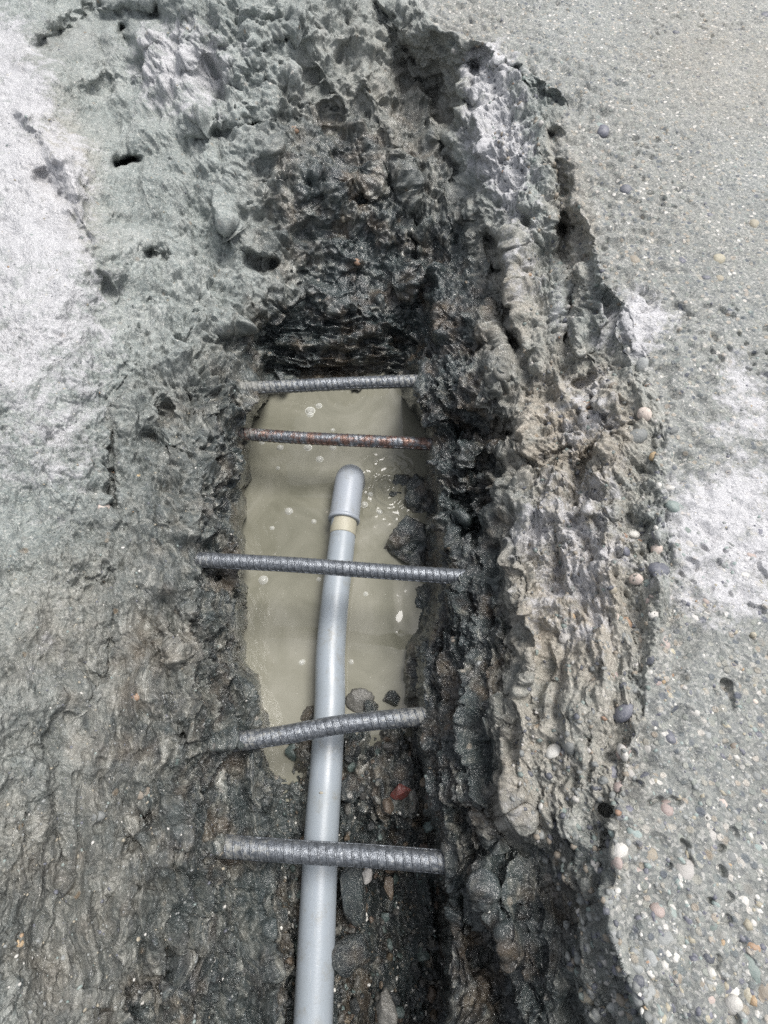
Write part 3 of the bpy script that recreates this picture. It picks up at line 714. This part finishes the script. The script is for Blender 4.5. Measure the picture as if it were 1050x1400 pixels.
# coarse sand standing proud of the finished face and the broken ledges: one stuff mesh per surface
def grit(n, sampler, parent, nm, gsink=0.35):
    bm = bmesh.new(); bmesh.ops.create_icosphere(bm, subdivisions=1, radius=1.0)
    bv = np.array([v.co[:] for v in bm.verts], np.float32); bf = np.array([[v.index for v in f.verts] for f in bm.faces], np.int32); bm.free()
    VS, FS, MI = [], [], []; mats = ['grey', 'dark', 'white', 'tan', 'green', 'orange']; c = 0
    for _ in range(n):
        u, v, sz = sampler()
        p, nn = surf(u, v); dep = (p - cam.location).length * 0.8
        r = sz * 0.5 / F * dep; rg = np.random.default_rng(c)
        A = bv * (r * rg.uniform(0.6, 1.2, 3)) * (1 + rg.uniform(-0.2, 0.2, (len(bv), 1)))
        Q = np.array(orient(nn, random.uniform(0, 6.28)).to_matrix(), np.float32)
        VS.append(A @ Q.T + np.array(p - nn * r * gsink)); FS.append(bf + c * len(bv)); MI += [random.choices(range(6), [6, 3, 1.6, 2.4, 2, 0.12])[0]] * len(bf); c += 1
    me = mesh_np(nm, np.concatenate(VS), np.concatenate(FS), False)
    for m in mats: me.materials.append(M[m])
    me.polygons.foreach_set('material_index', np.array(MI, np.int32))
    o = link(nm, me, None, parent); o['kind'] = 'stuff'; return o
def s_slab():
    while True:
        u = random.uniform(650, 1049); v = random.uniform(2, 1398)
        if u > np.interp(v, RV, RU[:, 9]) + 4: return u, v, random.choice([2.5, 3, 3.5, 4, 5, 6.5] if v < 700 else [3, 3, 4, 5, 6, 8]) * (0.6 + 0.9 * v / 1400)
grit(2600, s_slab, pave, 'grit', 0.6)
def s_rim():
    v = random.uniform(60, 1398); a = np.interp(v, RV, RU[:, 7]); b = np.interp(v, RV, RU[:, 9])
    return random.uniform(a + 10, b + 4), v, random.choice([3, 4, 5, 7, 9, 11]) * (0.6 + 0.6 * v / 1400)
grit(1700, s_rim, wr, 'grit')
def s_left():
    v = random.uniform(5, 1398); return random.uniform(2, 330), v, random.choice([2, 2.5, 3, 4, 5]) * (0.6 + 0.6 * v / 1400)
grit(1500, s_left, wl, 'grit')

# ------------------------------------------------------------------ rebar
RB = 0.0075
def rib_mesh():
    """one oblique crescent rib on half of a bar of radius RB, bar axis = X"""
    vs, fs = [], []; n = 12
    for i in range(n + 1):
        a = math.pi * (i / n) * 0.92 + 0.04 * math.pi; h = 0.0013 * math.sin(math.pi * i / n) ** 0.5 if 0 < i < n else 0.0
        sx = (i / n - 0.5) * 0.0052
        for (ox, rr_) in ((-0.0010, RB - 0.0002), (-0.0005, RB + h), (0.0005, RB + h), (0.0010, RB - 0.0002)):
            vs.append((sx + ox, math.cos(a) * rr_, math.sin(a) * rr_))
    for i in range(n):
        for k in range(3):
            a = i * 4 + k; fs.append((a, a + 1, a + 5, a + 4))
    me = bpy.data.meshes.new('rib'); me.from_pydata(vs, [], fs); me.update()
    me.polygons.foreach_set('use_smooth', np.ones(len(me.polygons), bool)); return me
BARS = [
 ('steel', [(340,531),(400,528),(480,524),(574,521)], 0.462, 'grey dust-caked reinforcing bar farthest up the hole, across the far end of the muddy pool', (0.4, 0.3), 0.38),
 ('rusty', [(318,592),(400,598),(480,602),(588,607)], 0.500, 'rust-brown ribbed reinforcing bar just beyond the rounded end of the grey pipe', (0.55, 0.2), 0.2),
 ('steel', [(270,765),(400,772),(520,781),(637,789)], 0.462, 'clean blue-grey ribbed reinforcing bar crossing the pipe over the middle of the pool', (0.5, 0.3), 0.0),
 ('steel', [(296,1017),(380,1006),(470,990),(580,979)], 0.492, 'slanting mud-speckled reinforcing bar where the near edge of the pool meets gravel', (0.45, 0.4), 0.30),
 ('steel', [(282,1155),(400,1164),(500,1170),(616,1179)], 0.490, 'thick-looking nearest reinforcing bar over the dark gravel, caked grey at its left half', (0.5, 0.2), 0.26),
]
rib_shared = {}
def mud_attr(me, val):
    a_ = me.attributes.new('mud', 'FLOAT', 'POINT'); a_.data.foreach_set('value', np.asarray(val, np.float32))
for bi, (mat, px, drop, label, (mudL, mudR), mudall) in enumerate(BARS):
    pts = [at(u, v, drop) for u, v in px]
    # both ends run on, deeper, inside the concrete
    pts = [at(px[0][0] - 40, px[0][1] + (px[0][1] - px[1][1]) * 0.5, drop + 0.004)] + pts + [at(px[-1][0] + 34, px[-1][1] + (px[-1][1] - px[-2][1]) * 0.3, drop + 0.004)]
    path, L = resample(pts, 0.0010)
    root = empty('rebar', path[len(path) // 2], label, 'reinforcing bar', 'reinforcing bars across the hole')
    me = tube('rod', path, RB, 28)
    co = np.array([v.co[:] for v in me.vertices]); fx = (co[:, 0] - co[:, 0].min()) / np.ptp(co[:, 0])
    up = (co[:, 2] - co[:, 2].mean()) / RB
    mudf = lambda f: mudall + mudL * np.exp(-(f / 0.26) ** 2) + mudR * np.exp(-((1 - f) / 0.2) ** 2)
    axis_ = np.array([list(p) for p in path], np.float32).repeat(28, 0); rad_ = co - axis_; rad_ /= np.linalg.norm(rad_, axis=1, keepdims=True)
    md_ = np.clip(mudf(fx), 0, 1); co = co + rad_ * ((fbm(co.astype(np.float32) * 260, 4, 0.65) + 0.15) * 0.0032 * md_ + fbm(co.astype(np.float32) * 700, 2) * 0.0003)[:, None]
    me.vertices.foreach_set('co', np.asarray(co, np.float32).ravel()); me.update()
    mud_attr(me, mudf(fx)); rod = link('rod', me, M[mat]); adopt(rod, root)
    lr = []
    for s_ in (-1, 1):                                          # the two lengthwise ribs
        off = [p + Vector((0, 0, 0)) + (f[2] * s_) * (RB - 0.0002) for p, f in zip(path, frames(path))]
        m2 = tube('lengthwise_rib', off, 0.0009, 6); mud_attr(m2, np.full(len(m2.vertices), mudall)); l2 = link('lengthwise_rib', m2, M[mat]); adopt(l2, root)
    rpath, _ = resample(pts, 0.0066)
    for j, (p, t, x, y) in enumerate(frames(rpath)):
        f = j / (len(rpath) - 1); lev = round(float(np.clip(mudf(f), 0, 1)) * 4) / 4
        if lev > 1.1: continue
        for side in (0, 1):
            key = (mat, lev)
            if key not in rib_shared:
                rm = rib_mesh(); mud_attr(rm, np.full(len(rm.vertices), lev * 0.85)); rm.materials.append(M[mat]); rib_shared[key] = rm
            o = bpy.data.objects.new('rib', rib_shared[key]); C.objects.link(o)
            ax = Matrix((t, x, y)).transposed().to_4x4()
            tw = Matrix.Rotation(math.pi * side + 0.35, 4, 'X')
            o.parent = root; o.matrix_local = Matrix.Translation(p + t * (0.0033 * side) - root.location) @ ax @ tw

# ------------------------------------------------------------------ pipe
pd = 0.556
ctrl = [at(418,1900,pd), at(424,1560,pd), at(428,1400,pd), at(439,1150,pd), at(446,1050,pd), at(451,960,pd - .001), at(452,890,pd - .001), at(459,810,pd), at(467,745,pd), at(471,700,pd)]
path, L = resample(ctrl, 0.003)
pipe = empty('drain_pipe', at(440,1150,pd), 'light grey plastic pipe running up the trench into muddy water, ending in a rounded elbow', 'pipe')
adopt(link('pipe_body', tube('pipe_body', path, 0.0158, 64), M['pipe']), pipe)
gl = [p for p in path if at(470,716,pd).y - 0.001 > p.y > at(468,733,pd).y]
gl = [at(468.2,733,pd), at(469,726,pd), at(470,716,pd), at(470.6,708,pd)]
gp, _ = resample(gl, 0.002)
adopt(link('glue_band', tube('glue_band', gp, lambda f: (lambda a: 0.0161 + 0.00012 * math.sin(3 * a)), 64), M['glue']), pipe)
# elbow fitting: socket, then a quarter turn straight down into the water
e0, e1 = at(470.2,711,pd), at(477,662,pd - 0.002)
dirv = (e1 - e0).normalized(); bend = []
rc = 0.016
for k in range(15):
    a = k / 14 * math.pi / 2
    bend.append(e1 + dirv * (math.sin(a) * rc) + Vector((0, 0, -1)) * (1 - math.cos(a)) * rc)
bend.append(bend[-1] + Vector((0, 0, -0.03)))
sp, _ = resample([e0, e0.lerp(e1, 0.5), e1] + bend[2::3] + [bend[-1]], 0.0018)
adopt(link('elbow', tube('elbow', sp, lambda f: 0.0187, 64), M['fitting']), pipe)
rimp = [e0 - dirv * 0.0022, e0 - dirv * 0.0016, e0, e0 + dirv * 0.0026, e0 + dirv * 0.0034]
adopt(link('socket_rim', tube('socket_rim', rimp, lambda f: [0.0186, 0.0196, 0.0200, 0.0197, 0.0187][round(f * 4)], 64), M['fitting']), pipe)
for (u, v, s_) in [(439,1084,5.5),(447,700,3),(463,985,3)]:
    p = at(u, v, pd - 0.0155); o = link('mud_fleck', stone_mesh('mud_fleck', u, 2, 0.4, sq=(1, 0.7, 0.3)), M['glue']); o.location = p; o.scale = [s_ * 0.5 / F * 0.5] * 3; adopt(o, pipe)

# ------------------------------------------------------------------ stones in and by the water
def rock(name, u, v, drop, sx, sy, sz, mat, label, seed, cat='stone', group=None, rotz=0, sub=5, rough=0.35):
    me = stone_mesh(name, seed, sub, rough, angular=True)
    if mat in ('wet_black', 'wet_brown') and sub >= 4: fill_masks(me, wet=1.0, brown=0.4); sub = 5; me.polygons.foreach_set('use_smooth', np.ones(len(me.polygons), bool))
    o = link(name, me, M['ground'] if me.attributes.get('wet') else M[mat], label=label, category=cat)
    if sub > 3:
        A = np.array([q_.co[:] for q_ in me.vertices], np.float32); Nn = A / np.linalg.norm(A, axis=1, keepdims=True)
        A = A + Nn * (fbm(A * np.array([7, 3, 4], np.float32) + seed, 3, 0.6, ridged=True)[:, None] * 0.10)
        me.vertices.foreach_set('co', A.ravel()); me.update()
    if group: o['group'] = group
    o.location = at(u, v, drop); o.scale = (sx, sy, sz); o.rotation_euler = (0.2, 0.1, rotz); return o
rock('rock', 562, 742, 0.585, 0.038, 0.040, 0.030, 'wet_black', 'black wet rock lump standing in the pool right of the pipe, above the clean bar', 5)
rock('rock', 578, 680, 0.585, 0.026, 0.034, 0.022, 'wet_brown', 'brown wet rock at the right pool edge beside the ripples', 8)
rock('rock', 550, 660, 0.583, 0.013, 0.014, 0.011, 'wet_black', 'small black stone breaking the ripples right of the pipe end', 9, sub=4)
rock('rock', 541, 676, 0.582, 0.009, 0.007, 0.007, 'wet_black', 'tiny black stone just below the other one in the ripples', 12, sub=4)
rock('rock', 585, 815, 0.58, 0.020, 0.022, 0.016, 'wet_brown', 'wet brown rock under the right end of the clean bar', 19)
rock('stone', 425, 978, 0.578, 0.011, 0.012, 0.010, 'wet_black', 'dark stone tucked against the left side of the pipe above the slanting bar', 21, sub=4)
rock('stone', 402, 1030, 0.575, 0.0075, 0.009, 0.006, 'wet_green', 'small green-grey stone in shallow water below the slanting bar', 22, sub=4)
rock('stone', 418, 1036, 0.574, 0.010, 0.014, 0.010, 'wet_black', 'black stone left of the pipe just below the slanting bar', 23, sub=4)
rock('stone', 492, 957, 0.578, 0.015, 0.013, 0.010, 'wet_grey', 'pitted grey stone at the waterline right of the pipe', 24, sub=4)
rock('stone', 508, 968, 0.577, 0.009, 0.010, 0.008, 'wet_black', 'black stone touching the pitted grey one above the slanting bar', 25, sub=4)
rock('stone', 538, 955, 0.577, 0.010, 0.008, 0.008, 'wet_brown', 'brown stone at the right waterline above the slanting bar', 26, sub=4)
rock('stone', 480, 1078, 0.556, 0.011, 0.011, 0.009, 'wet_black', 'rounded black stone against the right side of the pipe between the two nearest bars', 31, sub=4)
rock('chip', 548, 1083, 0.545, 0.010, 0.007, 0.006, 'red', 'dark red chip on the gravel right of the pipe', 33, cat='chip', sub=3)
rock('chip', 503, 1197, 0.545, 0.0048, 0.0065, 0.0035, 'white', 'bright white chip on the gravel just below the nearest bar', 34, cat='chip', sub=3)
rock('stone', 540, 1062, 0.552, 0.022, 0.015, 0.010, 'wet_brown', 'flat brown stone above the red chip', 35, sub=4)
rock('stone', 482, 1222, 0.553, 0.013, 0.022, 0.011, 'wet_black', 'long black stone right of the pipe below the nearest bar', 36, sub=4)
rock('stone', 478, 1300, 0.555, 0.015, 0.014, 0.012, 'wet_black', 'dark stone with flat faces against the pipe near the photo bottom', 37, sub=4)
rock('stone', 533, 1214, 0.556, 0.006, 0.010, 0.006, 'wet_brown', 'brown stone below the right part of the nearest bar', 38, sub=3)
rock('stone', 528, 1385, 0.55, 0.010, 0.013, 0.009, 'wet_grey', 'pale grey stone at the bottom of the photo between pipe and dark gap', 39, sub=4)
# gravel in the trench bottom: the larger stones singly
gm = []
for k in range(10):
    m_ = ['wet_black', 'wet_grey', 'wet_brown', 'wet_green', 'wet_black'][k % 5]
    me = stone_mesh('gravel_stone', 100 + k, 2, 0.25, angular=True, sq=(1, 0.8, 0.65)); me.materials.append(M[m_]); gm.append(me)
k = 0
while k < 190:
    v = random.uniform(985, 1399)
    a = 380 if v < 1040 else 385; b = float(np.interp(v, [985, 1100, 1200, 1400], [566, 592, 602, 606]))
    u = random.uniform(a, b)
    pc = float(np.interp(v, [960, 1150, 1400], [452, 439, 428]))
    if abs(u - pc) < 16: continue
    if u < pc and (u < 384 or v < 1040): continue
    k += 1
    p, n = surf(u, v)
    gi = random.randrange(10); colr = ['black', 'dark grey', 'brown', 'greenish', 'black'][gi % 5]
    where = 'left of the pipe' if u < pc else ('between the two nearest bars' if v < 1165 else 'below the nearest bar')
    if v < 1010: where = 'under the slanting bar'
    o = link('gravel_stone', gm[gi], None, label='small wet ' + colr + ' gravel stone in the trench ' + where, category='gravel stone', group='gravel stones on the trench bottom')
    r = random.choice([0.003, 0.004, 0.005, 0.006, 0.008]); o.location = p + n * r * 0.25; o.scale = (r * 1.2, r, r)
    o.rotation_euler = (random.random() * 6, random.random() * 6, random.random() * 6)
def s_bed():
    while True:
        v = random.uniform(985, 1398); u = random.uniform(378, 608)
        pc = float(np.interp(v, [960, 1150, 1400], [452, 439, 428]))
        if u > pc or v > 1045: return u, v, random.choice([2.5, 3.5, 5, 6])
g3 = grit(1500, s_bed, tb, 'fine_gravel')
for i, m_ in enumerate(['wet_grey', 'wet_black', 'white', 'wet_brown', 'wet_green', 'wet_brown']): g3.data.materials[i] = M[m_]

# ------------------------------------------------------------------ bubbles and flecks on the water
bs = NT('bubble_film'); bs.b.inputs['Roughness'].default_value = 0.02; bs.b.inputs['Base Color'].default_value = (0.75, 0.76, 0.72, 1); bs.b.inputs['IOR'].default_value = 1.33
bs.b.inputs['Transmission Weight'].default_value = 0.0; bs.b.inputs['Alpha'].default_value = 0.35
M['bubble'] = bs.m
fm = stone_material('foam', (0.6, 0.6, 0.55), (0.45, 0.45, 0.4), 0.3)
def bubble_mesh():
    vs, fs = [], []; n, mrings = 20, 6
    for i in range(mrings):
        a = i / mrings * math.pi / 2
        for k in range(n):
            b = 2 * math.pi * k / n; vs.append((math.cos(a) * math.cos(b), math.cos(a) * math.sin(b), math.sin(a) * 0.75))
    vs.append((0, 0, 0.75))
    for i in range(mrings - 1):
        for k in range(n): fs.append((i * n + k, i * n + (k + 1) % n, (i + 1) * n + (k + 1) % n, (i + 1) * n + k))
    for k in range(n): fs.append(((mrings - 1) * n + k, (mrings - 1) * n + (k + 1) % n, len(vs) - 1))
    me = bpy.data.meshes.new('bubble'); me.from_pydata(vs, [], fs); me.polygons.foreach_set('use_smooth', np.ones(len(fs), bool)); me.materials.append(M['bubble']); return me
def foam_ring():
    import bmesh as B
    vs, fs = [], []; n, m_ = 20, 6
    for k in range(n):
        a = 2 * math.pi * k / n
        for j in range(m_):
            b = 2 * math.pi * j / m_; rr_ = 1 + 0.10 * math.cos(b); vs.append((rr_ * math.cos(a), rr_ * math.sin(a), 0.12 * math.sin(b)))
    for k in range(n):
        for j in range(m_): fs.append((k * m_ + j, ((k + 1) % n) * m_ + j, ((k + 1) % n) * m_ + (j + 1) % m_, k * m_ + (j + 1) % m_))
    me = bpy.data.meshes.new('foam_ring'); me.from_pydata(vs, [], fs); me.polygons.foreach_set('use_smooth', np.ones(len(fs), bool)); me.materials.append(fm); return me
bme, fme = bubble_mesh(), foam_ring()
for (u, v, s_) in [(424,562,8),(424,567,5),(436,555,5),(437,628,5.5),(383,612,5),(421,612,6),(455,612,5),(395,699,5.5),(429,713,3.5),(360,793,6),(358,605,4),(436,792,3),(414,905,3),(372,722,3),(380,640,3),(455,588,3),
                   (498,690,5),(506,676,4),(519,700,4),(566,678,4),(500,812,3),(412,906,3),(480,905,3),(495,957,4)]:
    p = at(u, v, WATER); r = s_ / F * 0.62
    o = link('bubble', bme, None, water); o.location = p; o.scale = (r, r, r)
    f = link('foam_ring', fme, None, o)
